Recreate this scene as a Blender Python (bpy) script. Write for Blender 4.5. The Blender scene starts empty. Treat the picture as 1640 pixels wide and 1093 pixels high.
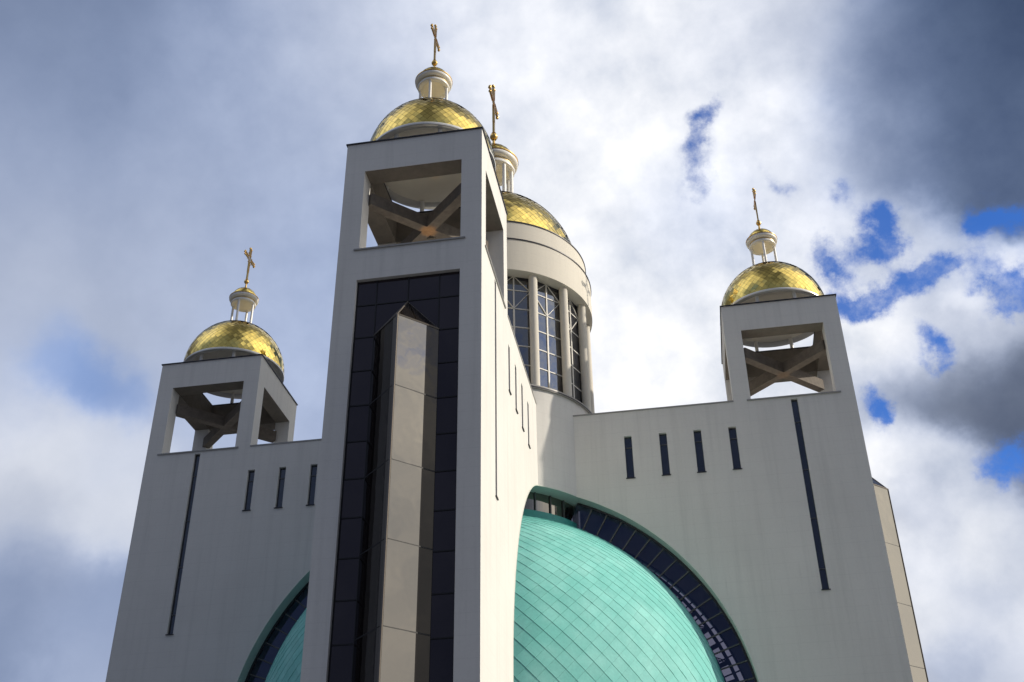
import bpy, bmesh, math, random
from mathutils import Vector, Matrix
from mathutils.geometry import tessellate_polygon
random.seed(7)
R = math.radians
sc = bpy.context.scene
col = sc.collection

# ------------------------------------------------------------------ camera
cam = bpy.data.cameras.new('camera'); cam.lens = 39.296; cam.sensor_width = 36; cam.clip_end = 6000; cam.clip_start = 0.1
co = bpy.data.objects.new('camera', cam); col.objects.link(co)
right = Vector((0.98507906, 0.17170656, -0.01166614)); up = Vector((0.10135086, -0.52399212, 0.84567148)); fwd = Vector((-0.13909437, 0.83423565, 0.53357628))
m = Matrix((right, up, -fwd)).transposed().to_4x4(); m.translation = (16.7333, -90.101, 0)
co.matrix_world = m
sc.camera = co
sc.view_settings.view_transform = 'Standard'; sc.view_settings.look = 'None'; sc.view_settings.gamma = 1
sc.view_settings.exposure = 0.0

# ------------------------------------------------------------------ sun and sky
AZ, EL = R(5.7), R(29.5)
S = Vector((math.cos(EL)*math.cos(AZ), math.cos(EL)*math.sin(AZ), math.sin(EL)))
sl = bpy.data.lights.new('sun', 'SUN'); sl.energy = 3.6; sl.angle = R(0.5); sl.color = (1, 0.905, 0.765)
so = bpy.data.objects.new('sun', sl); col.objects.link(so)
so.rotation_euler = S.to_track_quat('Z', 'Y').to_euler(); so.location = (120, 10, 120)

CLOUDS=[(-0.479,0.542,0.690, 265, (0.175,0.227,0.352)),
(-0.407,0.605,0.684, 265, (0.195,0.262,0.407)),
(-0.493,0.617,0.614, 265, (0.305,0.366,0.527)),
(-0.506,0.668,0.545, 265, (0.434,0.485,0.617)),
(-0.412,0.680,0.606, 265, (0.402,0.468,0.624)),
(-0.305,0.646,0.700, 265, (0.381,0.474,0.631)),
(-0.515,0.712,0.477, 4740, (0.188,0.262,0.565)),
(-0.491,0.732,0.472, 4740, (0.195,0.270,0.565)),
(-0.467,0.750,0.469, 4740, (0.262,0.342,0.610)),
(-0.526,0.697,0.487, 2003, (0.445,0.491,0.644)),
(-0.533,0.716,0.451, 1582, (0.515,0.565,0.716)),
(-0.516,0.747,0.419, 1282, (0.716,0.730,0.807)),
(-0.483,0.768,0.421, 2003, (0.610,0.658,0.776)),
(-0.494,0.786,0.373, 2003, (0.672,0.701,0.791)),
(-0.530,0.764,0.367, 2003, (0.515,0.552,0.658)),
(-0.523,0.789,0.323, 2003, (0.314,0.371,0.527)),
(-0.490,0.813,0.313, 2003, (0.287,0.352,0.527)),
(-0.534,0.796,0.285, 2003, (0.216,0.275,0.423)),
(-0.494,0.826,0.271, 2003, (0.352,0.423,0.591)),
(-0.315,0.759,0.570, 265, (0.381,0.468,0.658)),
(-0.240,0.623,0.745, 320, (0.468,0.565,0.687)),
(-0.086,0.671,0.736, 265, (0.776,0.831,0.905)),
(-0.016,0.741,0.672, 265, (0.888,0.913,0.956)),
(-0.014,0.829,0.559, 223, (0.888,0.913,0.956)),
(0.081,0.699,0.710, 1059, (0.701,0.753,0.847)),
(0.106,0.743,0.661, 1059, (0.776,0.815,0.896)),
(0.138,0.682,0.718, 1059, (0.491,0.546,0.658)),
(0.200,0.699,0.687, 890, (0.195,0.246,0.371)),
(0.235,0.727,0.645, 501, (0.098,0.133,0.231)),
(0.287,0.685,0.670, 355, (0.054,0.080,0.150)),
(0.269,0.746,0.608, 570, (0.102,0.138,0.238)),
(0.195,0.747,0.635, 1059, (0.392,0.445,0.565)),
(0.133,0.774,0.619, 1282, (0.730,0.776,0.871)),
(0.204,0.792,0.576, 2616, (0.610,0.658,0.761)),
(0.290,0.792,0.538, 8010, (0.753,0.791,0.871)),
(0.255,0.795,0.551, 8010, (0.680,0.730,0.831)),
(0.213,0.797,0.565, 3560, (0.730,0.768,0.855)),
(0.245,0.816,0.523, 12516, (0.716,0.761,0.855)),
(0.185,0.815,0.549, 9889, (0.753,0.791,0.871)),
(0.169,0.787,0.594, 12516, (0.753,0.791,0.871)),
(0.176,0.850,0.497, 1582, (0.871,0.896,0.939)),
(0.234,0.837,0.495, 2003, (0.515,0.565,0.687)),
(0.191,0.869,0.457, 1816, (0.205,0.235,0.332)),
(0.243,0.861,0.447, 1282, (0.136,0.159,0.235)),
(0.271,0.867,0.418, 1582, (0.107,0.122,0.188)),
(0.176,0.889,0.422, 3560, (0.871,0.896,0.939)),
(0.212,0.892,0.399, 4740, (0.761,0.791,0.871)),
(0.200,0.903,0.380, 4740, (0.552,0.604,0.716)),
(0.242,0.894,0.378, 3560, (0.730,0.761,0.839)),
(0.228,0.910,0.347, 2616, (0.761,0.791,0.855)),
(0.193,0.923,0.334, 3560, (0.730,0.768,0.855)),
(0.254,0.908,0.334, 3560, (0.610,0.658,0.761)),
(0.221,0.928,0.301, 4740, (0.552,0.610,0.730)),
(0.192,0.937,0.293, 3560, (0.745,0.784,0.855)),
(0.235,0.932,0.276, 2616, (0.701,0.738,0.823)),
(0.204,0.945,0.257, 4740, (0.434,0.491,0.631)),
(0.239,0.939,0.248, 4740, (0.515,0.565,0.687)),
(0.037,0.783,0.621, 890, (0.610,0.694,0.855)),
(0.041,0.855,0.516, 501, (0.871,0.896,0.947))]
HOLES=[(0.0519,0.7280,0.6836, 18959, 0.95),
(0.0482,0.7470,0.6631, 16347, 0.60),
(0.0449,0.7662,0.6410, 8010, 0.60),
(0.0385,0.7763,0.6292, 6620, 0.40),
(0.1042,0.7715,0.6276, 12516, 0.50),
(0.1570,0.7748,0.6124, 12516, 0.55),
(0.1747,0.7971,0.5780, 11087, 0.95),
(0.1910,0.7980,0.5716, 11087, 0.95),
(0.1994,0.7929,0.5758, 18959, 0.70),
(0.1410,0.8132,0.5647, 8010, 0.95),
(0.1522,0.8150,0.5591, 16347, 0.70),
(0.1281,0.8051,0.5792, 14240, 0.55),
(0.1551,0.8332,0.5308, 16347, 0.85),
(0.1692,0.8315,0.5292, 16347, 0.90),
(0.1821,0.8274,0.5313, 12516, 1.00),
(0.1975,0.8212,0.5353, 12516, 1.00),
(0.2126,0.8155,0.5383, 11087, 1.00),
(0.2274,0.8101,0.5403, 12516, 0.95),
(0.2348,0.8068,0.5421, 22251, 0.80),
(0.2708,0.7767,0.5686, 11087, 1.00),
(0.2618,0.7817,0.5660, 22251, 0.70),
(0.2772,0.7748,0.5681, 22251, 0.80),
(0.2554,0.7995,0.5436, 16347, 0.65),
(0.2716,0.8141,0.5133, 8010, 1.00),
(0.2812,0.8080,0.5178, 11087, 1.00),
(0.2630,0.8134,0.5189, 16347, 0.70),
(0.2090,0.8485,0.4861, 12516, 0.70),
(0.2159,0.8489,0.4825, 22251, 0.70),
(0.2007,0.8429,0.4992, 16347, 0.50),
(0.1619,0.8769,0.4527, 14240, 1.00),
(0.1664,0.8803,0.4444, 22251, 0.90),
(0.2571,0.8801,0.3992, 11087, 0.65),
(0.2682,0.8777,0.3970, 12516, 0.70),
(0.2453,0.8839,0.3982, 16347, 0.50),
(0.2921,0.7769,0.5578, 12516, 0.50)]
BROKEN=(0.147,0.783,0.604)
# clouds outside the photograph: direction, tightness, colour
OUT = [(S.x, S.y, S.z, 24, (2.0, 1.85, 1.6)), (.806, -.219, .55, 60, (.95, .92, .90)), (.83, -.2, .42, 90, (1.35, 1.28, 1.15)), (.88, -.2, .32, 90, (.62, .60, .60)), (.9, -.2, .2, 60, (1.0, .95, .88)),
       (-.81, .26, .53, 30, (.035, .035, .04)), (-.85, .2, .3, 25, (.04, .042, .05)),
       (0, .08, 1.0, 13, (.018, .032, .034)), (.05, -.4, .91, 40, (.03, .05, .06)), (-.25, -.35, .90, 60, (.5, .5, .5)), (-.6, -.1, .8, 20, (1.3, 1.28, 1.22)), (.55, -.05, .83, 20, (1.5, 1.45, 1.35)), (.3, -.1, .95, 120, (.8, .78, .72)), (-.28, .15, .95, 150, (.7, .7, .66)), (-.5, -.65, .55, 20, (.30, .33, .40)), (.5, -.65, .55, 20, (.34, .36, .42)),
       (-.7, -.6, .4, 9, (.052, .074, .125)), (.5, -.8, .35, 9, (.12, .15, .21)), (0, -.95, .3, 9, (.105, .135, .21)),
       (-.9, .1, .4, 12, (.10, .13, .20)), (0, .62, .78, 25, (.5, .54, .60)), (0.1, .97, .1, 12, (.55, .57, .62)), (.7, .7, .15, 12, (.6, .62, .66))]
CLOUDS = [c + (1.0,) for c in CLOUDS] + [c + (.03,) for c in OUT]
HOLES += [(.84, -.10, .56, 220, .9), (.3, -.75, .6, 60, 0.6), (-.6, -.55, .6, 60, 0.5)]

class NT:
    def __init__(s, nt): s.nt = nt
    def n(s, t, **k):
        x = s.nt.nodes.new(t)
        for a, b in k.items(): setattr(x, a, b)
        return x
    def l(s, a, b): s.nt.links.new(a, b)
    def setin(s, sock, v):
        if hasattr(v, 'is_output'): s.l(v, sock)
        else: sock.default_value = v
    def math(s, op, a, b=0.0, c=0.0, clamp=False):
        x = s.n('ShaderNodeMath', operation=op); x.use_clamp = clamp
        for i, v in enumerate((a, b, c)): s.setin(x.inputs[i], v)
        return x.outputs[0]
    def vm(s, op, a, b=(0, 0, 0), c=None, scale=None):
        x = s.n('ShaderNodeVectorMath', operation=op)
        s.setin(x.inputs[0], a); s.setin(x.inputs[1], b)
        if c is not None: s.setin(x.inputs[2], c)
        if scale is not None: s.setin(x.inputs['Scale'], scale)
        return x.outputs['Value'] if op in ('DOT_PRODUCT', 'LENGTH') else x.outputs[0]
    def noise(s, vec, scale, detail=4, rough=.5, dist=0):
        x = s.n('ShaderNodeTexNoise'); s.l(vec, x.inputs['Vector'])
        x.inputs['Scale'].default_value = scale; x.inputs['Detail'].default_value = detail
        x.inputs['Roughness'].default_value = rough; x.inputs['Distortion'].default_value = dist
        return x
    def mix(s, fac, a, b, t='RGBA', mode='MIX'):
        x = s.n('ShaderNodeMix', data_type='RGBA', blend_type=mode)
        s.setin(x.inputs[0], fac); s.setin(x.inputs[6], a); s.setin(x.inputs[7], b)
        return x.outputs[2]
    def smooth(s, v, a, b, lo=0.0, hi=1.0):
        x = s.n('ShaderNodeMapRange', interpolation_type='SMOOTHSTEP')
        s.setin(x.inputs[0], v)
        for i, q in enumerate((a, b, lo, hi)): x.inputs[i+1].default_value = q
        return x.outputs[0]

W = bpy.data.worlds.new('World'); sc.world = W; W.use_nodes = True
w = NT(W.node_tree); W.node_tree.nodes.clear()
tc = w.n('ShaderNodeTexCoord'); D = tc.outputs['Generated']
n1 = w.noise(D, 6.0, 6, .58); n2 = w.noise(D, 20.0, 5, .55); n3 = w.noise(D, 9.0, 8, .60)
wv = w.vm('SUBTRACT', n1.outputs['Color'], (.5, .5, .5)); wv = w.vm('SCALE', wv, scale=.07)
wv2 = w.vm('SUBTRACT', n2.outputs['Color'], (.5, .5, .5)); wv2 = w.vm('SCALE', wv2, scale=.05)
DW = w.vm('NORMALIZE', w.vm('ADD', w.vm('ADD', D, wv), wv2))
acc = None                                                  # weighted sum of (lightness, blueness, 1)
for x, y, z, k, c, wt in CLOUDS:
    v = Vector((x, y, z)).normalized(); tb = ((1-c[0]/c[1]) + 2.5*(c[2]/c[1]-1))/7.25
    g = w.math('EXPONENT', w.math('MULTIPLY_ADD', w.vm('DOT_PRODUCT', DW, v[:]), float(k), math.log(wt)-float(k)))
    acc = [w.math('MULTIPLY_ADD', g, q, acc[n_] if acc else 1e-12) for n_, q in enumerate((c[1], tb, 1.0))]
lum = w.math('DIVIDE', acc[0], acc[2]); tb = w.math('DIVIDE', acc[1], acc[2])
cx = w.n('ShaderNodeCombineXYZ'); w.l(w.math('MULTIPLY_ADD', tb, -1.0, 1.0), cx.inputs[0]); cx.inputs[1].default_value = 1; w.l(w.math('MULTIPLY_ADD', tb, 2.5, 1.0), cx.inputs[2])
cloud = w.vm('SCALE', cx.outputs[0], scale=lum)
# light and dark folds inside the clouds; lit tops stay white
nb = w.math('MULTIPLY_ADD', n3.outputs[0], .75, w.math('MULTIPLY_ADD', n2.outputs[0], .35, -.55))
amp = w.math('EXPONENT', w.math('MULTIPLY_ADD', w.vm('DOT_PRODUCT', D, BROKEN), 9.0, -9.0))
ampR = w.math('EXPONENT', w.math('MULTIPLY_ADD', w.vm('DOT_PRODUCT', D, (.83, -.20, .52)), 14.0, -14.0))
ampF = w.math('EXPONENT', w.math('MULTIPLY_ADD', w.vm('DOT_PRODUCT', D, (0, -.94, .34)), 6.0, -6.0))
amp = w.math('MULTIPLY', nb, w.math('ADD', w.math('MULTIPLY_ADD', amp, 1.45, .25), w.math('MULTIPLY_ADD', ampR, 1.3, w.math('MULTIPLY', ampF, 1.6))))
cloud = w.vm('MULTIPLY', cloud, w.vm('MULTIPLY_ADD', amp, (1.15, 1.0, .75), (1.03, 1.03, 1.03)))
n5 = w.noise(D, 13.0, 7, .62)
DH = w.vm('NORMALIZE', w.vm('ADD', D, w.vm('SCALE', w.vm('SUBTRACT', n5.outputs['Color'], (.5, .5, .5)), scale=.09)))
hs = None
for x, y, z, k, a in HOLES:
    v = Vector((x, y, z)).normalized()
    g = w.math('EXPONENT', w.math('MULTIPLY_ADD', w.vm('DOT_PRODUCT', DH, v[:]), float(k)*.72, -float(k)*.72))
    g = w.math('MULTIPLY', g, a)
    hs = g if hs is None else w.math('ADD', hs, g)
n4 = w.noise(D, 17.0, 9, .68)
hs = w.math('MULTIPLY_ADD', w.math('MULTIPLY', w.math('SUBTRACT', n4.outputs[0], .5), w.math('MULTIPLY', hs, 2.6, clamp=True)), 2.7, w.math('MULTIPLY', w.math('MINIMUM', hs, 1.15), .80))
hole = w.smooth(hs, .06, 1.16, 0.0, .95)
sky = w.n('ShaderNodeTexSky', sky_type='NISHITA'); sky.sun_disc = False; sky.sun_elevation = EL; sky.sun_rotation = math.pi/2 - AZ
sky.air_density = 1.0; sky.dust_density = .3; sky.ozone_density = 3.0
SKY = 0.1
skyc = w.vm('MULTIPLY', sky.outputs[0], (.44, .90, 1.68))
cl10 = w.vm('SCALE', cloud, scale=1.0/SKY)
final = w.mix(hole, cl10, skyc)
bg = w.n('ShaderNodeBackground'); w.l(final, bg.inputs[0]); bg.inputs[1].default_value = SKY
ow = w.n('ShaderNodeOutputWorld'); w.l(bg.outputs[0], ow.inputs[0])
W.cycles.sampling_method = 'MANUAL'; W.cycles.sample_map_resolution = 1024

# ------------------------------------------------------------------ materials
def mat(name):
    M = bpy.data.materials.new(name); M.use_nodes = True
    t = NT(M.node_tree); p = M.node_tree.nodes['Principled BSDF']
    return M, t, p
def plaster(name, c, stain=.22, rough=.85):
    # weathered mineral render
    M, t, p = mat(name); o = t.n('ShaderNodeTexCoord').outputs['Object']
    geo = t.n('ShaderNodeNewGeometry').outputs['Position']
    big = t.noise(geo, .18, 5, .6); fine = t.noise(geo, 5.0, 5, .65)
    mp = t.n('ShaderNodeMapping'); t.l(geo, mp.inputs[0]); mp.inputs['Scale'].default_value = (1.7, 1.7, .06)
    run = t.noise(mp.outputs[0], 1.0, 5, .62)
    # lifts of the render coat: faint horizontal joints
    z = t.n('ShaderNodeSeparateXYZ'); t.l(geo, z.inputs[0])
    fr = t.math('FRACT', t.math('DIVIDE', z.outputs[2], 1.26))
    j = t.smooth(t.math('ABSOLUTE', t.math('SUBTRACT', fr, .5)), .470, .498)
    f = t.math('MULTIPLY_ADD', t.math('SUBTRACT', big.outputs[0], .5), stain*1.4, 1.0)
    f = t.math('MULTIPLY', f, t.math('MULTIPLY_ADD', t.smooth(run.outputs[0], .42, .85), -stain*.9, 1.03))
    f = t.math('MULTIPLY', f, t.math('MULTIPLY_ADD', t.math('SUBTRACT', fine.outputs[0], .5), .10, 1.0))
    f = t.math('MULTIPLY', f, t.math('MULTIPLY_ADD', j, -.05, 1.0))
    mp2 = t.n('ShaderNodeMapping'); t.l(geo, mp2.inputs[0]); mp2.inputs['Scale'].default_value = (5.5, 5.5, .11)
    drip = t.noise(mp2.outputs[0], 1.0, 4, .6)                 # narrow rain runs here and there
    f = t.math('MULTIPLY', f, t.math('MULTIPLY_ADD', t.math('MULTIPLY', t.smooth(drip.outputs[0], .60, .78), t.smooth(big.outputs[0], .42, .65)), -.13, 1.0))
    cc = t.vm('SCALE', c, scale=f); t.l(cc, p.inputs['Base Color'])
    p.inputs['Roughness'].default_value = rough; p.inputs['Specular IOR Level'].default_value = .25
    b = t.n('ShaderNodeBump'); b.inputs['Strength'].default_value = .25; b.inputs['Distance'].default_value = .02
    t.l(fine.outputs[0], b.inputs['Height']); t.l(b.outputs[0], p.inputs['Normal'])
    return M
def plain(name, c, rough=.5, metal=0, var=.15, scale=3.0, spec=.5, bump=0):
    M, t, p = mat(name); o = t.n('ShaderNodeNewGeometry').outputs['Position']
    n = t.noise(o, scale, 5, .6)
    cc = t.vm('SCALE', c, scale=t.math('MULTIPLY_ADD', t.math('SUBTRACT', n.outputs[0], .5), 2*var, 1.0)); t.l(cc, p.inputs['Base Color'])
    p.inputs['Roughness'].default_value = rough; p.inputs['Metallic'].default_value = metal; p.inputs['Specular IOR Level'].default_value = spec
    if bump:
        b = t.n('ShaderNodeBump'); b.inputs['Strength'].default_value = bump; b.inputs['Distance'].default_value = .05
        t.l(n.outputs[0], b.inputs['Height']); t.l(b.outputs[0], p.inputs['Normal'])
    return M
def glass(name, c, ior, wave=.02, rough=.02, tint=(1, 1, 1), tilt=0):
    M, t, p = mat(name); o = t.n('ShaderNodeNewGeometry').outputs['Position']
    p.inputs['Base Color'].default_value = (*c, 1); p.inputs['Roughness'].default_value = rough; p.inputs['IOR'].default_value = ior
    p.inputs['Specular Tint'].default_value = (*tint, 1)
    n = t.noise(o, .55, 2, .5)
    b = t.n('ShaderNodeBump'); b.inputs['Strength'].default_value = 1; b.inputs['Distance'].default_value = wave
    t.l(n.outputs[0], b.inputs['Height']); t.l(b.outputs[0], p.inputs['Normal'])
    if tilt:                                          # every pane hangs a little differently
        g = t.n('ShaderNodeNewGeometry'); wn = t.n('ShaderNodeTexWhiteNoise', noise_dimensions='1D'); t.l(g.outputs['Random Per Island'], wn.inputs['W'])
        v = t.vm('SCALE', t.vm('SUBTRACT', wn.outputs['Color'], (.5, .5, .5)), scale=tilt)
        t.l(t.vm('NORMALIZE', t.vm('ADD', b.outputs[0], v)), p.inputs['Normal'])
    return M
def clear_glass(name, tr, refl):
    M = bpy.data.materials.new(name); M.use_nodes = True; M.node_tree.nodes.clear(); t = NT(M.node_tree)
    a = t.n('ShaderNodeBsdfTransparent'); a.inputs[0].default_value = (*tr, 1)
    g = t.n('ShaderNodeBsdfGlossy'); g.inputs['Roughness'].default_value = .02; g.inputs[0].default_value = (*refl, 1)
    f = t.n('ShaderNodeFresnel'); f.inputs[0].default_value = 1.95
    m = t.n('ShaderNodeMixShader'); t.l(f.outputs[0], m.inputs[0]); t.l(a.outputs[0], m.inputs[1]); t.l(g.outputs[0], m.inputs[2])
    o = t.n('ShaderNodeOutputMaterial'); t.l(m.outputs[0], o.inputs[0])
    return M
def tiles_mat(name, c, rough, metal, tilt, var, spec=.5, patina=None, soft=.7):
    M, t, p = mat(name); g = t.n('ShaderNodeNewGeometry')
    wn = t.n('ShaderNodeTexWhiteNoise', noise_dimensions='1D'); t.l(g.outputs['Random Per Island'], wn.inputs['W'])
    v = t.vm('SCALE', t.vm('SUBTRACT', wn.outputs['Color'], (.5, .5, .5)), scale=tilt)
    nz = t.noise(g.outputs['Position'], .75, 4, .6)
    v2 = t.vm('SCALE', t.vm('SUBTRACT', nz.outputs['Color'], (.5, .5, .5)), scale=tilt*soft)
    t.l(t.vm('NORMALIZE', t.vm('ADD', t.vm('ADD', g.outputs['Normal'], v), v2)), p.inputs['Normal'])
    f = t.math('MULTIPLY_ADD', t.math('SUBTRACT', g.outputs['Random Per Island'], .5), 2*var, 1.0)
    cc = t.vm('SCALE', c, scale=f)
    if patina:
        big = t.noise(g.outputs['Position'], .28, 5, .6)
        cc = t.mix(t.smooth(big.outputs[0], .35, .68), cc, t.vm('SCALE', patina, scale=f))
        fine = t.noise(g.outputs['Position'], 6, 4, .6)
        cc = t.vm('SCALE', cc, scale=t.math('MULTIPLY_ADD', t.math('SUBTRACT', fine.outputs[0], .5), .25, 1.0))
    t.l(cc, p.inputs['Base Color'])
    p.inputs['Roughness'].default_value = rough; p.inputs['Metallic'].default_value = metal; p.inputs['Specular IOR Level'].default_value = spec
    return M
M_wall = plaster('white_render', (.72, .705, .67), .13)
M_band = plaster('cream_render', (.69, .655, .575), .08)
M_dark = plain('dark_metal_flashing', (.035, .035, .045), .45, .3)
M_trim = plain('pale_metal_flashing', (.34, .33, .31), .45, .2)
M_green = plain('pale_green_paint', (.72, .74, .67), .6, var=.12, scale=.7)
M_copper = tiles_mat('green_copper_shingles', (.20, .59, .535), .6, 0, .03, .05, .2, patina=(.295, .69, .635))
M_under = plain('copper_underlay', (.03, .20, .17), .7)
M_curb = plain('copper_curb', (.05, .34, .30), .5, var=.2)
M_gold = tiles_mat('gold_tiles', (.95, .70, .19), .06, 1, .13, .06, soft=2.6)
M_goldseam = plain('gold_seam', (.16, .11, .03), .4, .8)
M_goldp = plain('polished_gold', (.80, .52, .17), .22, 1)
M_white = plain('white_painted_steel', (.86, .85, .82), .35, var=.06)
M_steel = plain('white_steel_sheet', (.86, .84, .78), .2, .25, var=.06, bump=.12, scale=1.4)
M_ceil = plain('cream_ceiling_sheet', (.92, .87, .74), .35, 0, var=.08, bump=.1, scale=1.0)
M_roof = plain('pale_roof_sheet', (.84, .81, .74), .5)
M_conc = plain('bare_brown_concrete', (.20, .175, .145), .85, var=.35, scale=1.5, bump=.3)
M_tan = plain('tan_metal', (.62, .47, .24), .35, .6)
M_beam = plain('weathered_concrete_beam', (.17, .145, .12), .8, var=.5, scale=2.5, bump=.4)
M_glass = glass('dark_glass', (.013, .011, .016), 1.62, .006, tint=(1, .86, .88), tilt=.03)
M_aglass = clear_glass('blue_tinted_arch_glass', (.47, .465, .53), (.50, .60, 1))
M_bay = glass('bronze_mirror_glass', (.015, .012, .010), 2.9, .012, tint=(1, .93, .84))
M_drglass = glass('drum_glass', (.010, .011, .020), 2.6, .02, tint=(.92, .95, 1))
M_dimglass = glass('dim_reflection_glass', (.010, .008, .008), 1.38, .012, tint=(1, .95, .92))  # bay glass with its reflection turned down where it looks dark
M_dglass = glass('blue_dark_glass', (.008, .010, .022), 2.0, .015, tint=(.85, .9, 1))
M_mull = plain('dark_mullion', (.008, .008, .010), .6, var=.1)
M_bmull = plain('bronze_mullion', (.16, .14, .12), .4, .4)
M_wmull = plain('white_mullion', (.70, .68, .62), .45, var=.05)
M_gmull = plain('grey_mullion', (.12, .12, .12), .5, .2)
M_ground = plain('grey_paving', (.085, .09, .10), .9, var=.3, scale=.05)

# ------------------------------------------------------------------ mesh helpers
WORLD = {}
def obj(name, bm, mtl, parent=None, M=None, smooth=False, label=None):
    me = bm if isinstance(bm, bpy.types.Mesh) else bpy.data.meshes.new(name)
    if not isinstance(bm, bpy.types.Mesh):
        bmesh.ops.recalc_face_normals(bm, faces=bm.faces[:])
        bm.to_mesh(me); bm.free()
        me.materials.append(mtl)
        if smooth:
            me.polygons.foreach_set('use_smooth', [True]*len(me.polygons))
            me.set_sharp_from_angle(angle=R(40))
    o = bpy.data.objects.new(name, me); col.objects.link(o)
    place(o, parent, M if M is not None else (WORLD[parent] if parent and parent.type == 'MESH' else Matrix()))
    if label: o['label'] = label
    return o
def place(o, parent, M):
    WORLD[o] = M.copy()
    if parent:
        o.parent = parent; o.matrix_parent_inverse = WORLD[parent].inverted()
    o.matrix_basis = M
def copy_tree(o, parent, M, label=None):
    c = o.copy(); col.objects.link(c); place(c, parent, M)
    if 'label' in c: del c['label']
    if label: c['label'] = label
    T = M @ WORLD[o].inverted()
    for k in [k for k in WORLD if k.parent == o]:
        copy_tree(k, c, T @ WORLD[k])
    return c
def T(x, y, z, rz=0): return Matrix.Translation((x, y, z)) @ Matrix.Rotation(rz, 4, 'Z')
def hexa(bm, c8):
    v = [bm.verts.new(c) for c in c8]
    for f in ((0, 3, 2, 1), (4, 5, 6, 7), (0, 1, 5, 4), (1, 2, 6, 5), (2, 3, 7, 6), (3, 0, 4, 7)): bm.faces.new([v[i] for i in f])
def box(bm, x0, x1, y0, y1, z0, z1, f=None):
    c = [(x0, y0, z0), (x1, y0, z0), (x1, y1, z0), (x0, y1, z0), (x0, y0, z1), (x1, y0, z1), (x1, y1, z1), (x0, y1, z1)]
    hexa(bm, [f(*p) for p in c] if f else c)
def bar(bm, p, q, wd, ht, upv=(0, 0, 1)):
    p, q = Vector(p), Vector(q); d = (q-p).normalized(); u = Vector(upv)
    if abs(d.dot(u)) > .99: u = Vector((0, 1, 0))
    s = d.cross(u).normalized()*wd/2; t = s.cross(d).normalized()*ht/2
    hexa(bm, [p-s-t, p+s-t, p+s+t, p-s+t, q-s-t, q+s-t, q+s+t, q-s+t])
def tube(bm, p, q, r, n=12, r2=None):
    p, q = Vector(p), Vector(q); d = (q-p).normalized(); u = Vector((0, 0, 1)) if abs(d.z) < .9 else Vector((1, 0, 0))
    a = d.cross(u).normalized(); b = d.cross(a); r2 = r if r2 is None else r2
    A = [bm.verts.new(p + (a*math.cos(k*2*math.pi/n) + b*math.sin(k*2*math.pi/n))*r) for k in range(n)]
    B = [bm.verts.new(q + (a*math.cos(k*2*math.pi/n) + b*math.sin(k*2*math.pi/n))*r2) for k in range(n)]
    for k in range(n): bm.faces.new((A[k], A[(k+1) % n], B[(k+1) % n], B[k]))
    bm.faces.new(A[::-1]); bm.faces.new(B)
def lathe(bm, prof, n=48, a0=0, a1=2*math.pi, closed=False):
    full = abs(a1-a0-2*math.pi) < 1e-6; N = n if full else n+1
    rings = []
    for r, z in prof:
        if r < 1e-6: rings.append([bm.verts.new((0, 0, z))])
        else: rings.append([bm.verts.new((r*math.cos(a0+(a1-a0)*k/n), r*math.sin(a0+(a1-a0)*k/n), z)) for k in range(N)])
    pr = list(zip(rings, rings[1:])) + ([(rings[-1], rings[0])] if closed else [])
    for A, B in pr:
        for k in range(n):
            k2 = (k+1) % N if full else k+1
            if len(A) == 1 and len(B) == 1: continue
            if len(A) == 1: bm.faces.new((A[0], B[k2], B[k]))
            elif len(B) == 1: bm.faces.new((A[k], A[k2], B[0]))
            else: bm.faces.new((A[k], A[k2], B[k2], B[k]))
def slab(bm, loops, f, t0, t1, skip=lambda a, b: False):
    """a polygon with holes in (s, z), t0 to t1 thick; f maps (s, t, z) into the world"""
    tri = tessellate_polygon([[Vector((s, z, 0)) for s, z in L] for L in loops])
    flat = [p for L in loops for p in L]
    A = [bm.verts.new(f(s, t0, z)) for s, z in flat]; B = [bm.verts.new(f(s, t1, z)) for s, z in flat]
    for a, b, c in tri:
        bm.faces.new((A[a], A[b], A[c])); bm.faces.new((B[c], B[b], B[a]))
    i = 0
    for L in loops:
        n = len(L)
        for k in range(n):
            if skip(L[k], L[(k+1) % n]): continue
            a, b = i+k, i+(k+1) % n
            bm.faces.new((A[a], A[b], B[b], B[a]))
        i += n
def bm_new(): return bmesh.new()

# ------------------------------------------------------------------ dimensions (metres)
GZ = -1.7                              # ground, the eye stands at z = 0
H, L, TW, TH = 5.0, 31.53, 9.99, 1.46  # half width of a wing, its length, tower side, wall thickness
HA, HT, ZO = 46.04, 55.745, 53.085     # roof of the wings, top of the towers, head of the belfry openings
RA, ZA, RD = 20.95, 19.05, 19.0        # arch radius and centre, radius of the copper dome
RDR, ZS = 9.29, 19.05 + math.sqrt(20.95**2 + 25 - 9.29**2)   # drum radius, its lower edge

# ------------------------------------------------------------------ ground
bm = bm_new(); box(bm, -2500, 2500, -2500, 2500, GZ-1, GZ)
g = obj('ground', bm, M_ground); g['kind'] = 'structure'

# ------------------------------------------------------------------ cathedral
cath = bpy.data.objects.new('cathedral', None); col.objects.link(cath); place(cath, None, T(0, 0, GZ))
cath['label'] = 'white modern cathedral with square bell towers, gilded domes and a green copper dome'
cath['category'] = 'cathedral'

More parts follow.
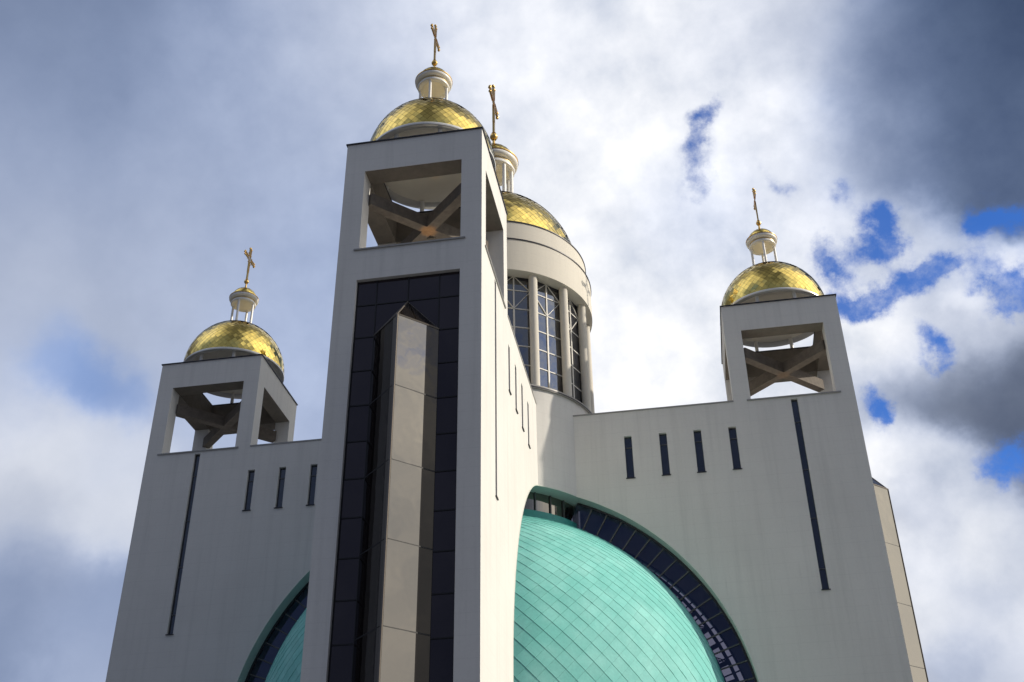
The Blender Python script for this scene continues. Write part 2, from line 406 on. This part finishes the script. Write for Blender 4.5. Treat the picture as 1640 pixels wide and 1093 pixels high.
WS = [12.383, 15.336, 18.23, 21.13]; WW, WZ0, WZ1 = .32, 39.79, 43.705
SS, SWD, SZ0, SZ1 = L - TW/2, .275, 29.16, HA-.22
def arch_pts(s0, r, n=56):
    a1 = math.acos(s0/r)
    pts = [(r, GZ)] + [(r*math.cos(a1*k/n), ZA + r*math.sin(a1*k/n)) for k in range(n+1)]
    return pts
def rect(s, hw, z0, z1): return [(s-hw, z0), (s+hw, z0), (s+hw, z1), (s-hw, z1)]
def arch_wall(bm, f, windows, slit):
    s0 = 6.6
    ap = arch_pts(s0, RA)
    out = [(L, GZ), (L, HA), (s0, HA)] + ap[::-1]
    holes = [rect(s, WW, WZ0, WZ1) for s in windows] + ([rect(SS, SWD, SZ0, SZ1)] if slit else [])
    apset = set(ap)
    slab(bm, [out] + holes, f, 0, TH, skip=lambda a, b: a in apset and b in apset)
def arch_soffit(f):
    bm = bm_new(); ap = arch_pts(7.6, RA)
    r2 = RA
    A = [bm.verts.new(f(s, -.012, z)) for s, z in ap]; B = [bm.verts.new(f(s, TH, z)) for s, z in ap]
    ap2 = [(s*(RA+.3)/RA, ZA+(z-ZA)*(RA+.3)/RA) for s, z in ap]
    C = [bm.verts.new(f(*((s*(RA+.10)/RA, -.012, ZA+(z-ZA)*(RA+.10)/RA) if z > GZ else (s+.10, -.012, z)))) for s, z in ap]
    for k in range(len(ap)-1):
        bm.faces.new((A[k], A[k+1], B[k+1], B[k])); bm.faces.new((A[k], C[k], C[k+1], A[k+1]))
    return bm
F_right = lambda s, t, z: (s, -H+t, z)
F_left = lambda s, t, z: (-s, -H+t, z)
F_frontR = lambda s, t, z: (H-t, -s, z)
F_frontL = lambda s, t, z: (-H+t, -s, z)
def opp(bm, f, w2):           # plain rear wall of a wing and its end wall
    ap = arch_pts(6.6, RA); slab(bm, [[(L, GZ), (L, HA), (6.6, HA)] + ap[::-1]], f, w2, w2+TH)

def end_lintel(bm, f):        # f maps (across, depth, z); the end of the wing is open between its two side walls
    box(bm, -H+TH, H-TH, 0, TH, 43.55, HA, f)
def wing(kind):
    bm = bm_new()
    if kind == 'front':
        arch_wall(bm, F_frontR, WS, True); arch_wall(bm, F_frontL, [], False); fe = lambda q, t, z: (q, -L+t, z); end_lintel(bm, fe)
        lab = 'nearest wing, its glazed end under the front bell tower'
    elif kind == 'right':
        arch_wall(bm, F_right, WS, True); opp(bm, lambda s, t, z: (s, t, z), H-TH); end_lintel(bm, lambda q, t, z: (L-t, q, z))
        lab = 'right wing with four slot windows and one long slit'
    else:
        arch_wall(bm, F_left, WS[1:], True); opp(bm, lambda s, t, z: (-s, t, z), H-TH); box(bm, -L, -L+TH, -H+TH, H-TH, GZ, HA)
        lab = 'left wing, its wall in the shade'
    o = obj('wing', bm, M_wall, cath, label=lab)
    # roof sheet, copings
    f = {'front': lambda s, q, z: (q, -s, z), 'right': lambda s, q, z: (s, q, z), 'left': lambda s, q, z: (-s, q, z)}[kind]
    bm = bm_new(); box(bm, 7, L-TH-.01, -H+TH+.003, H-TH-.003, HA-.7, HA-.4, f); obj('roof', bm, M_roof, o)
    for q0, q1 in ((-H-.05, -H+TH+.04), (H-TH-.04, H+.05)):
        bm = bm_new(); box(bm, 7.0, L-TW-.003, q0, q1, HA+.002, HA+.13, f); obj('coping', bm, M_trim, o)
    fs = {'front': [F_frontR, F_frontL], 'right': [F_right], 'left': [F_left]}[kind]
    for fq in fs: obj('arch_soffit', arch_soffit(fq), M_green, o, smooth=True)
    return o
w_front, w_right, w_left = wing('front'), wing('right'), wing('left')

# slot windows and slits: frame > pane, sill
def slot(f, s, hw, z0, z1, bars):
    d = .30
    bm = bm_new(); b = .035
    for a0, a1, c0, c1 in ((s-hw, s-hw+b, z0, z1), (s+hw-b, s+hw, z0, z1), (s-hw+b, s+hw-b, z0, z0+b), (s-hw+b, s+hw-b, z1-b, z1)):
        box(bm, a0, a1, d-.06, d+.06, c0, c1, f)
    for zb in bars: box(bm, s-hw+b, s+hw-b, d-.06, d+.02, zb-.035, zb+.035, f)
    o = obj('window', bm, M_gmull, cath)
    bm = bm_new(); box(bm, s-hw+.003, s+hw-.003, d, d+.04, z0+.003, z1-.003, f); obj('pane', bm, M_dglass, o)
    bm = bm_new(); box(bm, s-hw-.07, s+hw+.07, -.10, d-.07, z0-.05, z0+.02, f); obj('sill', bm, M_dark, o)
for f, ws in ((F_right, WS), (F_left, WS[1:]), (F_frontR, WS)):
    for s in ws: slot(f, s, WW, WZ0, WZ1, [42.7])
    slot(f, SS, SWD, SZ0, SZ1, [43.7, 39.35, 35.1, 30.9][:4])

# arched glazing between the wings and the copper dome: one pane sheet, radial mullions
def arch_window(f, label=None):
    bm = bm_new(); t = TH-.12; n = 60; ro, ri = RA-.002, 17.6
    a1 = math.acos(7.7/RA)
    for k in range(n):
        A, B = -.75*0 + a1*k/n, a1*(k+1)/n
        q = [(ri*math.cos(A), ZA+ri*math.sin(A)), (ro*math.cos(A), ZA+ro*math.sin(A)), (ro*math.cos(B), ZA+ro*math.sin(B)), (ri*math.cos(B), ZA+ri*math.sin(B))]
        bm.faces.new([bm.verts.new(f(s, t, z)) for s, z in q])
    bm.faces.new([bm.verts.new(f(s, t, z)) for s, z in ((ri, GZ), (ro, GZ), (ro, ZA), (ri, ZA))])
    bmesh.ops.remove_doubles(bm, verts=bm.verts[:], dist=1e-4)
    o = obj('arch_window', bm, M_aglass, cath, label=label)
    bm = bm_new()
    ang = [a1*k/18 for k in range(0, 18)]
    for a in ang:
        bm = bm_new(); c, s_ = math.cos(a), math.sin(a); h = .055
        P = []
        for r in (ri, RA-.14):
            for w_ in (-h, h): P.append((r*c - w_*s_, ZA + r*s_ + w_*c))
        pr = [P[0], P[1], P[3], P[2]]
        slab(bm, [pr], f, t-.10, t-.002); obj('mullion', bm, M_gmull, o)
    bm = bm_new()
    ap = arch_pts(7.7, RA-.01); ap2 = arch_pts(7.7, RA-.17)
    for (a, b, c, d) in zip(ap, ap[1:], ap2[1:], ap2): slab(bm, [[a, b, c, d]], f, t-.14, t-.004)
    obj('outer_frame', bm, M_dark, o)
    return o
arch_window(F_right); arch_window(F_frontR); arch_window(F_left); arch_window(F_frontL)
# the same glazing in the rear walls, seen through the front panes, and the lattice girder behind it
arch_window(lambda s, t, z: (s, H-t, z)); arch_window(lambda s, t, z: (-s, H-t, z))
def girder(f):
    bm = bm_new()
    for k in range(13):
        a, b = R(-2+4.6*k), R(-2+4.6*(k+1)); P = lambda r, q: f(r*math.cos(q), 0, ZA+r*math.sin(q))
        tube(bm, P(18.6, a), P(18.6, b), .09, 6); tube(bm, P(20.15, a), P(20.15, b), .16, 6)
        tube(bm, P(18.5, a), P(20.2, a), .20, 6)
        if k % 2: tube(bm, P(20.2, a), P(18.6, b), .05, 6); tube(bm, P(20.0, a), P(18.4, b), .04, 6)
    obj('girder', bm, M_mull, cath)
girder(lambda s, t, z: (s, 2.6, z)); girder(lambda s, t, z: (-s, 2.6, z))

# ------------------------------------------------------------------ shingled domes
def shingle(bm, N, Rr, k, zc, m0, m1, lift, keep=lambda v: True, inset=.975, skirt=True):
    dm = math.pi/N
    def P(j, i, off):
        mm = max(m0+i*dm, m0); lat = 2*math.atan(math.exp(mm)) - math.pi/2; a = j*2*math.pi/N
        r = Rr+off
        return Vector((r*math.cos(lat)*math.cos(a), r*math.cos(lat)*math.sin(a), zc+r*k*math.sin(lat)))
    rows = int((m1-m0)/dm)
    for i in range(-1, rows):
        for jj in range(N):
            j = jj + (.5 if i % 2 else 0)
            cen = P(j, i+1, 0)
            if not keep(cen): continue
            l = lift*(.8+.4*random.random())
            pts = [P(j, i, l), P(j+.5, i+1, l*.5), P(j, i+2, 0), P(j-.5, i+1, l*.5)]
            if i == -1: pts = [P(j-.5, 0, l*.7), P(j+.5, 0, l*.7), P(j, 1, 0)]
            c = sum(pts, Vector())/len(pts); pts = [c+(p-c)*inset for p in pts]
            V = [bm.verts.new(p) for p in pts]; bm.faces.new(V)
            if skirt:
                n = (cen-Vector((0, 0, zc))).normalized()
                D = [bm.verts.new(p-n*(lift*1.2)) for p in pts]; q = len(V)
                for a, b in (((3, 0), (0, 1)) if q == 4 else ((0, 1),)): bm.faces.new((V[a], D[a], D[b], V[b]))
def merc(lat): return math.log(math.tan(math.pi/4+lat/2))

# quarter shells of the great copper dome, showing in the corners between the wings
def copper(sgn, label):
    ztop = 36.2; rt = math.sqrt(RD**2-(ztop-ZA)**2)
    bm = bm_new()
    keep = lambda p: p.x*sgn > 3.2 and p.y < -3.2 and p.z < ztop-.1
    shingle(bm, 88, RD, 1, ZA, merc(R(-40)), merc(math.asin((ztop-ZA)/RD))+.04, .042, keep, inset=.99)
    bmesh.ops.recalc_face_normals(bm, faces=bm.faces[:])
    o = obj('copper_dome', bm, M_copper, cath, label=label)
    a0, a1 = (R(-85), R(-5)) if sgn > 0 else (R(-175), R(-95))
    bm = bm_new(); prof = []
    for q in range(41):
        z = -1.7 + (ztop+1.7)*q/40
        zz = max(z, ZA-14); prof.append((math.sqrt(RD**2-(zz-ZA)**2)-.05, z))
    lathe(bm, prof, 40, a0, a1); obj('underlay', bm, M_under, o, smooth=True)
    bm = bm_new(); lathe(bm, [(rt+.22, ztop-.3), (rt+.22, ztop+.5), (rt-.5, ztop+.5), (rt-.5, ztop-.3)], 40, a0, a1, closed=True)
    obj('curb', bm, M_curb, o, smooth=True)
    return o
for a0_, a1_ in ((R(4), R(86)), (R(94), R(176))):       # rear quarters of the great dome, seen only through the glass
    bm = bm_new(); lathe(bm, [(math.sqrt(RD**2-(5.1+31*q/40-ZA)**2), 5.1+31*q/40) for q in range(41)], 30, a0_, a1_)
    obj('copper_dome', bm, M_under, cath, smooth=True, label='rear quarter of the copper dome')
copper(1, 'green copper shingle dome bulging from the arch beside the front tower'); copper(-1, 'shaded green copper dome behind the left arch')

# ------------------------------------------------------------------ central drum
bm = bm_new(); lathe(bm, [(7.95, ZS), (RDR, ZS), (RDR, 47.55), (7.95, 47.55)], 128, closed=True)
drum = obj('drum', bm, M_wall, cath, smooth=True, label='round central drum with tall windows between columns')
bm = bm_new(); lathe(bm, [(7.96, ZS-.004), (RDR+.012, ZS-.004), (RDR+.012, ZS+.10)], 128); obj('drum_soffit', bm, M_green, drum, smooth=True)
bm = bm_new(); lathe(bm, [(8.0, 47.552), (9.47, 47.552), (9.47, 47.84), (8.0, 47.84)], 128, closed=True); obj('ledge', bm, M_trim, drum, smooth=True)
bm = bm_new(); lathe(bm, [(9.475, 47.60), (9.50, 47.60), (9.50, 47.70), (9.475, 47.70)], 128, closed=True); obj('ledge_flashing', bm, M_dark, drum, smooth=True)
ZB = 59.58
bm = bm_new(); lathe(bm, [(8.2, ZB), (9.56, ZB), (9.56, 63.0), (9.14, 63.0), (9.14, 65.35), (8.2, 65.35)], 128, closed=True)
obj('cornice', bm, M_band, drum, smooth=True)
for r, z in ((9.56, 63.003), (9.14, 65.353)):
    bm = bm_new(); lathe(bm, [(r-.3, z), (r+.07, z), (r+.07, z+.10), (r-.3, z+.10)], 128, closed=True); obj('cornice_flashing', bm, M_dark, drum, smooth=True)
for k in range(16):
    a = R(11.25+22.5*k)
    bm = bm_new(); lathe(bm, [(0, 47.842), (.40, 47.842), (.40, ZB-.003), (0, ZB-.003)], 24)
    obj('column', bm, M_band, drum, T(8.92*math.cos(a), 8.92*math.sin(a), 0), smooth=True)
# tall drum windows: frame > pane
def drum_window():
    hw = 1.60
    bm = bm_new(); x = 8.38
    zr = [48.35, 50.27, 52.2, 54.14, 56.1]
    B = lambda y0, y1, z0, z1, p=.05: box(bm, x, x+p, y0, y1, z0, z1)
    B(-.075, .075, 47.845, 56.03, .09); B(-.06, .06, 56.17, 59.5, .09)
    for z in zr: B(-hw, -.077, z-.05, z+.05); B(.077, hw, z-.05, z+.05)
    B(-hw, -.062, 58.05, 58.15); B(.062, hw, 58.05, 58.15)
    for y, z, y2, z2 in ((-hw+.05, 58.1, 0, 59.62), (hw-.05, 58.1, 0, 59.62), (-hw+.05, 58.1, 0, 56.1), (hw-.05, 58.1, 0, 56.1)):
        bar(bm, (x+.035, y, z), (x+.035, y2, z2), .06, .11, upv=(1, 0, 0))
    o = obj('drum_window', bm, M_wmull, cath, T(0, 0, 0, R(-45)))
    bm = bm_new(); box(bm, x-.06, x-.002, -1.66, 1.66, 47.843, ZB-.004); obj('pane', bm, M_drglass, o)
    bm = bm_new(); box(bm, x-.001, x+.03, -1.62, 1.62, ZB-.30, ZB-.006); obj('head_frame', bm, M_dark, o)
    return o
dw = drum_window()
for k in range(1, 16): copy_tree(dw, cath, T(0, 0, 0, R(-45+22.5*k)))
# clerestory strip under the drum
def clerestory(a0, a1):
    bm = bm_new(); lathe(bm, [(7.97, 35.9), (7.97, ZS-.005)], 24, a0, a1); o = obj('clerestory_window', bm, M_bay, cath)
    for q in range(1, 4):
        a = a0+(a1-a0)*q/4
        bm = bm_new(); box(bm, 7.98, 8.10, -.05, .05, 35.9, ZS-.006); obj('mullion', bm, M_gmull, o, T(0, 0, 0, a))
clerestory(R(-66), R(-24)); clerestory(R(-156), R(-114))

# ------------------------------------------------------------------ belfries
def belfry(cx, cy, label, glow):
    bm = bm_new(); h = TW/2; i = h-TH
    for sx in (-1, 1):
        for sy in (-1, 1): box(bm, *sorted((sx*i, sx*h)), *sorted((sy*i, sy*h)), HA+.001, ZO)
    for sx in (-1, 1):
        box(bm, *sorted((sx*i, sx*h)), -h, h, ZO, HT)
        box(bm, -i, i, *sorted((sx*i, sx*h)), ZO, HT)
    bmesh.ops.remove_doubles(bm, verts=bm.verts[:], dist=1e-4)
    o = obj('belfry', bm, M_wall, cath, T(cx, cy, 0), label=label)
    P = WORLD[o]
    for sx, sy in ((0, -1), (0, 1), (-1, 0), (1, 0)):
        bm = bm_new()
        if sx == 0: box(bm, -h-.09, h+.09, *sorted((sy*(h+.09), sy*(i-.05))), HT+.002, HT+.10)
        else: box(bm, *sorted((sx*(h+.09), sx*(i-.05))), -i+.053, i-.053, HT+.002, HT+.10)
        obj('coping', bm, M_dark, o)
        bm = bm_new()
        if sx == 0: box(bm, -i-.35, i+.35, *sorted((sy*(h+.10), sy*(h+.003))), HA-.03, HA+.09); box(bm, -i+.003, i-.003, *sorted((sy*(h+.003), sy*i)), HA+.003, HA+.09)
        else: box(bm, *sorted((sx*(h+.10), sx*(h+.003))), -i-.35, i+.35, HA-.03, HA+.09); box(bm, *sorted((sx*(h+.003), sx*i)), -i+.003, i-.003, HA+.003, HA+.09)
        obj('sill', bm, M_trim, o)
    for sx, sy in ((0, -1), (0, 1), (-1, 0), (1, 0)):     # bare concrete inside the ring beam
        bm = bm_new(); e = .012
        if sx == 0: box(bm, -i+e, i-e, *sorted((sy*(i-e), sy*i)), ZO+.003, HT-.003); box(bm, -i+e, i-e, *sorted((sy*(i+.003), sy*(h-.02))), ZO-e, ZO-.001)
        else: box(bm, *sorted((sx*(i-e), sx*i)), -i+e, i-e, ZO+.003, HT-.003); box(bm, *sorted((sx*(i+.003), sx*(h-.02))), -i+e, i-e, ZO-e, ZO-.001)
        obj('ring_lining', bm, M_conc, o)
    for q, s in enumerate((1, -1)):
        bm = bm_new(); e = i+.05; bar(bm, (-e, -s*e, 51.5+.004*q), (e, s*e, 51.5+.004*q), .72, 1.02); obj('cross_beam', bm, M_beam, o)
    if glow:
        # added unseen uplight, stands in for the amber glow on the beam crossing
        bm = bm_new(); lathe(bm, [(0, HA-.398), (.22, HA-.398), (.16, HA-.2), (.16, HA-.05), (.24, HA+.1), (.20, HA+.1), (0, HA-.02)], 20)
        lp = obj('added_glow_body', bm, M_glow, o, WORLD[o], smooth=True)
        li = bpy.data.lights.new('added_glow_spot', 'SPOT'); li.energy = glow; li.color = (1, .43, .05); li.shadow_soft_size = .08; li.spot_size = R(19); li.spot_blend = .9
        lo = bpy.data.objects.new('added_glow_spot', li); col.objects.link(lo); place(lo, o, T(cx, cy, HA+.15) @ Matrix.Rotation(math.pi, 4, 'X'))
    return o
M_glow, t_, p_ = mat('added_amber_glow'); p_.inputs['Base Color'].default_value = (.5, .25, .05, 1)  # glowing body of the added uplight
p_.inputs['Emission Color'].default_value = (1, .45, .08, 1); p_.inputs['Emission Strength'].default_value = 2.0
TOW = {'front': (0, -L+TW/2), 'right': (L-TW/2, 0), 'left': (-L+TW/2, 0)}
belfry(*TOW['front'], 'open belfry of the front tower with crossed beams lit amber at their crossing', 650)
belfry(*TOW['right'], 'open belfry of the right tower with crossed beams', 120)
belfry(*TOW['left'], 'open belfry of the left tower, in the shade', 0)

# ------------------------------------------------------------------ gilded tower domes
def small_dome():
    bm = bm_new(); shingle(bm, 54, 4.95, 1.1, 57.2, 0.0, 2.9, .018, inset=.978, skirt=False)
    o = obj('gold_dome', bm, M_gold, cath, T(*TOW['right'], 0), label='gilded tile dome on the right tower')
    bm = bm_new(); lathe(bm, [(4.93*math.cos(q*math.pi/60), 57.2+4.93*1.1*math.sin(q*math.pi/60)) for q in range(0, 30)] + [(0, 57.2+4.93*1.1)], 64)
    obj('dome_core', bm, M_goldseam, o, smooth=True)
    bm = bm_new(); lathe(bm, [(4.97, 57.22), (5.0, 57.14), (4.97, 57.02), (4.75, 57.0), (4.3, 57.22), (4.3, 57.3), (4.9, 57.22)], 96, closed=True)
    obj('dome_rim', bm, M_steel, o, smooth=True)
    bm = bm_new(); lathe(bm, [(4.299, 57.235), (3.4, 57.34), (0, 57.42)], 64); obj('dome_ceiling', bm, M_ceil, o, smooth=True)
    for k in range(8):
        a = R(22.5+45*k); bm = bm_new(); lathe(bm, [(0, HT+.132), (.17, HT+.132), (.17, 57.2), (0, 57.2)], 16)
        obj('post', bm, M_white, o, WORLD[o] @ T(4.3*math.cos(a), 4.3*math.sin(a), 0), smooth=True)
    return o
def lantern(ncol, sc_, P, label, tie=None):
    S_ = P @ Matrix.Scale(sc_, 4)
    bm = bm_new(); lathe(bm, [(0, -.15), (1.28, -.15), (1.28, .06), (1.2, .10), (0, .10)], 48)
    o = obj('lantern', bm, M_white, cath, S_, smooth=True, label=label)
    for k in range(ncol):
        a = 2*math.pi*k/ncol; bm = bm_new(); lathe(bm, [(0, .102), (.125, .102), (.115, 2.897), (0, 2.897)], 16)
        obj('lantern_column', bm, M_white, o, S_ @ T(1.08*math.cos(a), 1.08*math.sin(a), 0), smooth=True)
    bm = bm_new(); lathe(bm, [(0, 2.95), (.9, 2.94), (1.0, 2.88), (1.18, 2.86), (1.27, 2.93), (1.29, 3.04), (1.24, 3.14), (1.16, 3.17), (1.16, 3.30), (1.32, 3.33), (1.43, 3.39), (1.49, 3.50), (1.49, 3.62), (1.45, 3.68), (0, 3.68)], 64)
    obj('lantern_cornice', bm, M_steel if False else M_white, o, S_, smooth=True)
    bm = bm_new(); lathe(bm, [(1.15, 3.172), (1.225, 3.172), (1.225, 3.298), (1.15, 3.298)], 64, closed=True); obj('cornice_groove', bm, M_tan, o, S_, smooth=True)
    bm = bm_new(); lathe(bm, [(0, 2.935), (.89, 2.928)], 48); obj('lantern_ceiling', bm, M_ceil, o, S_, smooth=True)
    bm = bm_new(); lathe(bm, [(1.2, 3.683), (1.52, 3.683), (1.52, 3.74), (1.2, 3.78)], 64, closed=True); obj('lantern_flashing', bm, M_goldp, o, S_, smooth=True)
    bm = bm_new(); shingle(bm, 30, 1.28, .92, 3.74, 0.0, 2.6, .008, inset=.98, skirt=False)
    c = obj('lantern_cap', bm, M_gold, o, S_)
    bm = bm_new(); lathe(bm, [(1.27*math.cos(q*math.pi/40), 3.735+1.27*.92*math.sin(q*math.pi/40)) for q in range(20)] + [(0, 3.735+1.27*.92)], 48)
    obj('cap_core', bm, M_goldseam, o, S_, smooth=True)
    return o
def cross_bm():
    bm = bm_new(); z0 = 4.85
    lathe(bm, [(0, z0), (.19, z0), (.13, z0+.25), (.07, z0+.8), (.07, z0+.84), (.16, z0+.86), (.24, z0+1.0), (.25, z0+1.08), (.22, z0+1.2), (.12, z0+1.32), (.15, z0+1.36), (.12, z0+1.42), (0, z0+1.42)], 24)
    zb, zt = 8.9, 10.25
    # shaft: a tapering box below, two rails with rungs above
    bar(bm, (0, 0, z0+1.42), (0, 0, 7.1), .13, .24, upv=(0, 1, 0))
    th = .10
    for s in (-1, 1):
        bar(bm, (0, s*.11, 7.1), (0, s*.12, zb-.32), .13, .085, upv=(0, 1, 0))
        bar(bm, (0, s*.12, zb+.30), (0, s*.19, zt-.12), .13, .085, upv=(0, 1, 0))
        for e in (-1, 1):
            bar(bm, (0, e*.30, zb+s*.12), (0, e*1.22, zb+s*.18), .08, .13, upv=(1, 0, 0))
    for z in (7.12, 7.6, 8.1, 8.5): bar(bm, (0, -.11, z), (0, .11, z), .09, .07)
    for z in (9.35, 9.75): bar(bm, (0, -.15, z), (0, .15, z), .09, .05)
    bar(bm, (0, 0, zb-.3), (0, 0, zt), .10, .05, upv=(0, 1, 0))
    for e in (-1, 1):
        bar(bm, (0, e*.3, zb), (0, e*1.34, zb), .10, .05)
        for y in (.55, .85): bar(bm, (0, e*y, zb-.15), (0, e*y, zb+.15), .09, .05)
        for q in (-1, 0, 1):
            y, z = e*(1.24+.12*(q == 0)), zb+q*.20
            lathe_at(bm, (0, y, z), .105)
    for q in (-1, 0, 1): lathe_at(bm, (0, q*.19, zt-.08+.10*(q == 0)), .105)
    n = 28                                                          # ring round the crossing
    for k in range(n):
        a, b = 2*math.pi*k/n, 2*math.pi*(k+1)/n
        bar(bm, (0, .36*math.cos(a), zb+.36*math.sin(a)), (0, .36*math.cos(b), zb+.36*math.sin(b)), .08, .06, upv=(1, 0, 0))
    for k in range(8):                                              # rays between the arms
        a = math.pi/4+math.pi/2*(k//2)+(-.22 if k % 2 else .22)
        bar(bm, (0, .30*math.cos(a), zb+.30*math.sin(a)), (0, .74*math.cos(a), zb+.74*math.sin(a)), .05, .035, upv=(1, 0, 0))
    return bm
def lathe_at(bm, c, r):
    M0 = Matrix.Translation(c); bmesh.ops.create_icosphere(bm, subdivisions=2, radius=r, matrix=M0)
sd = small_dome()
copy_tree(sd, cath, T(*TOW['left'], 0, R(45)), 'gilded tile dome on the left tower')
copy_tree(sd, cath, T(*TOW['front'], 0, R(90)), 'gilded tile dome on the front tower')
ZL = 62.46
ln = lantern(4, 1.0, T(*TOW['right'], ZL), 'white lantern over the right tower dome')
copy_tree(ln, cath, T(*TOW['left'], ZL), 'white lantern over the left tower dome'); copy_tree(ln, cath, T(*TOW['front'], ZL), 'white lantern over the front tower dome')
cr = obj('cross', cross_bm(), M_goldp, cath, T(*TOW['right'], ZL), label='gilt cross over the right tower')
copy_tree(cr, cath, T(*TOW['left'], ZL), 'gilt cross over the left tower'); copy_tree(cr, cath, T(*TOW['front'], ZL), 'gilt cross over the front tower')
# central dome
bm = bm_new(); shingle(bm, 76, 8.45, 1.1, 65.0, 0.04, 2.6, .022, inset=.978, skirt=False)
md = obj('gold_dome', bm, M_gold, cath, label='large gilded central dome above the drum')
bm = bm_new(); lathe(bm, [(8.43*math.cos(q*math.pi/80), 65.0+8.43*1.1*math.sin(q*math.pi/80)) for q in range(0, 40)] + [(0, 65+8.43*1.1)], 96); obj('dome_core', bm, M_goldseam, md, smooth=True)
MS = 1.74; ZM = 73.95
lantern(8, MS, T(0, 0, ZM), 'large white lantern over the central dome')
obj('cross', cross_bm(), M_goldp, cath, T(0, 0, ZM) @ Matrix.Scale(MS, 4), label='tallest gilt cross over the central dome')

# ------------------------------------------------------------------ glazed wing ends: curtain wall and triangular bay
ROWS = [41.6 - 2.52*k for k in range(18)]
def curtain(P, label):
    bm = bm_new(); d = .30; q = H-TH-.003
    xs = [-q, -2.16, 0, 2.12, q]; zs = [43.547] + ROWS + [GZ]
    for xa, xb in zip(xs, xs[1:]):
        for zb, za in zip(zs, zs[1:]):
            if zb > za: bm.faces.new([bm.verts.new(c) for c in ((xa, d, za), (xb, d, za), (xb, d, zb), (xa, d, zb))])
    o = obj('curtain_wall', bm, M_glass, cath, P, label=label)
    for x in (-q+.04, -2.16, 0, 2.12, q-.04):
        bm = bm_new(); z0 = 41.5 if x == 0 else GZ
        box(bm, x-.035, x+.035, d-.05, d-.002, z0, 43.5); obj('mullion', bm, M_mull, o)
    for z in ROWS:
        for a, b in ((-q, -2.2), (-2.12, 2.08), (2.16, q)):
            if a == -2.12 and z < 39.5: continue
            if a == -2.12: segs = ((-2.12, -.04), (.04, 2.08))
            else: segs = ((a, b),)
            for s0, s1 in segs:
                bm = bm_new(); box(bm, s0, s1, d-.045, d-.002, z-.04, z+.04); obj('transom', bm, M_mull, o)
    return o
def bay(P, label, left=.16):
    # plan triangle: apex in front of the wall; roof rises back to a peak on the wall
    A, B, C, zt, zp = (-2.15, .25), (2.15, .25), (0, -1.95), 39.12, 41.5
    bm = bm_new()
    v = {k: (bm.verts.new((*p, GZ)), bm.verts.new((*p, zt))) for k, p in zip('ABC', (A, B, C))}
    pk = bm.verts.new((0, .25, zp))
    for a, b in (('A', 'C'), ('C', 'B')): bm.faces.new((v[a][0], v[b][0], v[b][1], v[a][1]))
    bm.faces.new((v['C'][1], v['A'][1], pk)); bm.faces.new((v['B'][1], v['C'][1], pk))
    o = obj('bay_window', bm, M_dimglass, cath, P, label=label)
    lv = [39.10, 34.0, 29.0, 24.08, 19.1, 14.1, 9.1, 4.1, GZ]
    n = Vector((C[1]-B[1], B[0]-C[0], 0)).normalized(); n = n if n.x > 0 else -n
    for zb, za in zip(lv, lv[1:]):                        # glossier overlay: bright reflection put into the material, front two thirds of right side
        bm = bm_new(); pq = [Vector((C[0]+(B[0]-C[0])*u, C[1]+(B[1]-C[1])*u, 0)) + n*.012 for u in (.03, .70)]
        tl = random.uniform(-.006, .006)
        bm.faces.new([bm.verts.new(c) for c in ((*pq[0].xy, za+.03), (*(pq[1]+n*tl).xy, za+.03), (*(pq[1]+n*tl).xy, zb-.03), (*pq[0].xy, zb-.03))])
        obj('bright_reflection_pane', bm, M_bay, o)
        bm = bm_new(); pq = [Vector((C[0]+(A[0]-C[0])*u, C[1]+(A[1]-C[1])*u, 0)) + Vector((-n.x, n.y, 0))*.012 for u in (.03, left)]  # glossier strip on the left side, its lighter tone set by material
        bm.faces.new([bm.verts.new(c) for c in ((*pq[0].xy, za+.03), (*pq[1].xy, za+.03), (*pq[1].xy, zb-.03), (*pq[0].xy, zb-.03))])
        obj('bright_reflection_pane', bm, M_bay, o)
    bm = bm_new(); c0, b0, p0 = Vector((*C, zt)), Vector((*B, zt)), Vector((0, .25, zp)); nn = (b0-c0).cross(p0-c0).normalized(); nn = nn if nn.z > 0 else -nn
    bm.faces.new([bm.verts.new(c + nn*.012) for c in (c0, c0.lerp(b0, .70), p0)]); obj('bright_reflection_pane', bm, M_bay, o)
    def edge(p, q, wd, mtl, nm):
        bm = bm_new(); bar(bm, p, q, wd, wd, upv=(.3, 1, 0.2)); obj(nm, bm, mtl, o)
    edge((C[0], C[1], GZ), (C[0], C[1], zt), .11, M_bmull, 'corner_post')
    for e in (A, B): edge((C[0], C[1], zt), (*e, zt), .10, M_bmull, 'eaves_bar'); edge((*e, zt), (0, .25, zp), .06, M_bmull, 'roof_bar')
    edge((C[0], C[1], zt), (0, .25, zp), .07, M_bmull, 'ridge_bar')
    for z in (34.0, 29.0, 24.08, 19.1, 14.1, 9.1, 4.1):
        for e in (A, B):
            bm = bm_new(); bar(bm, (C[0]*.97, C[1]*.98, z), (e[0]*.99, e[1], z), .06, .09); obj('transom', bm, M_mull, o)
    return o
Pf = T(0, -L, 0); Pr = T(L, 0, 0, R(90))
curtain(Pf, 'dark glass wall framed by the end of the front tower'); bay(Pf, 'triangular mirror glass bay on the front tower')
curtain(Pr, 'dark glass end wall of the right tower'); bay(Pr, 'triangular mirror glass bay at the far right edge of the building', .97)
bpy.context.view_layer.update()
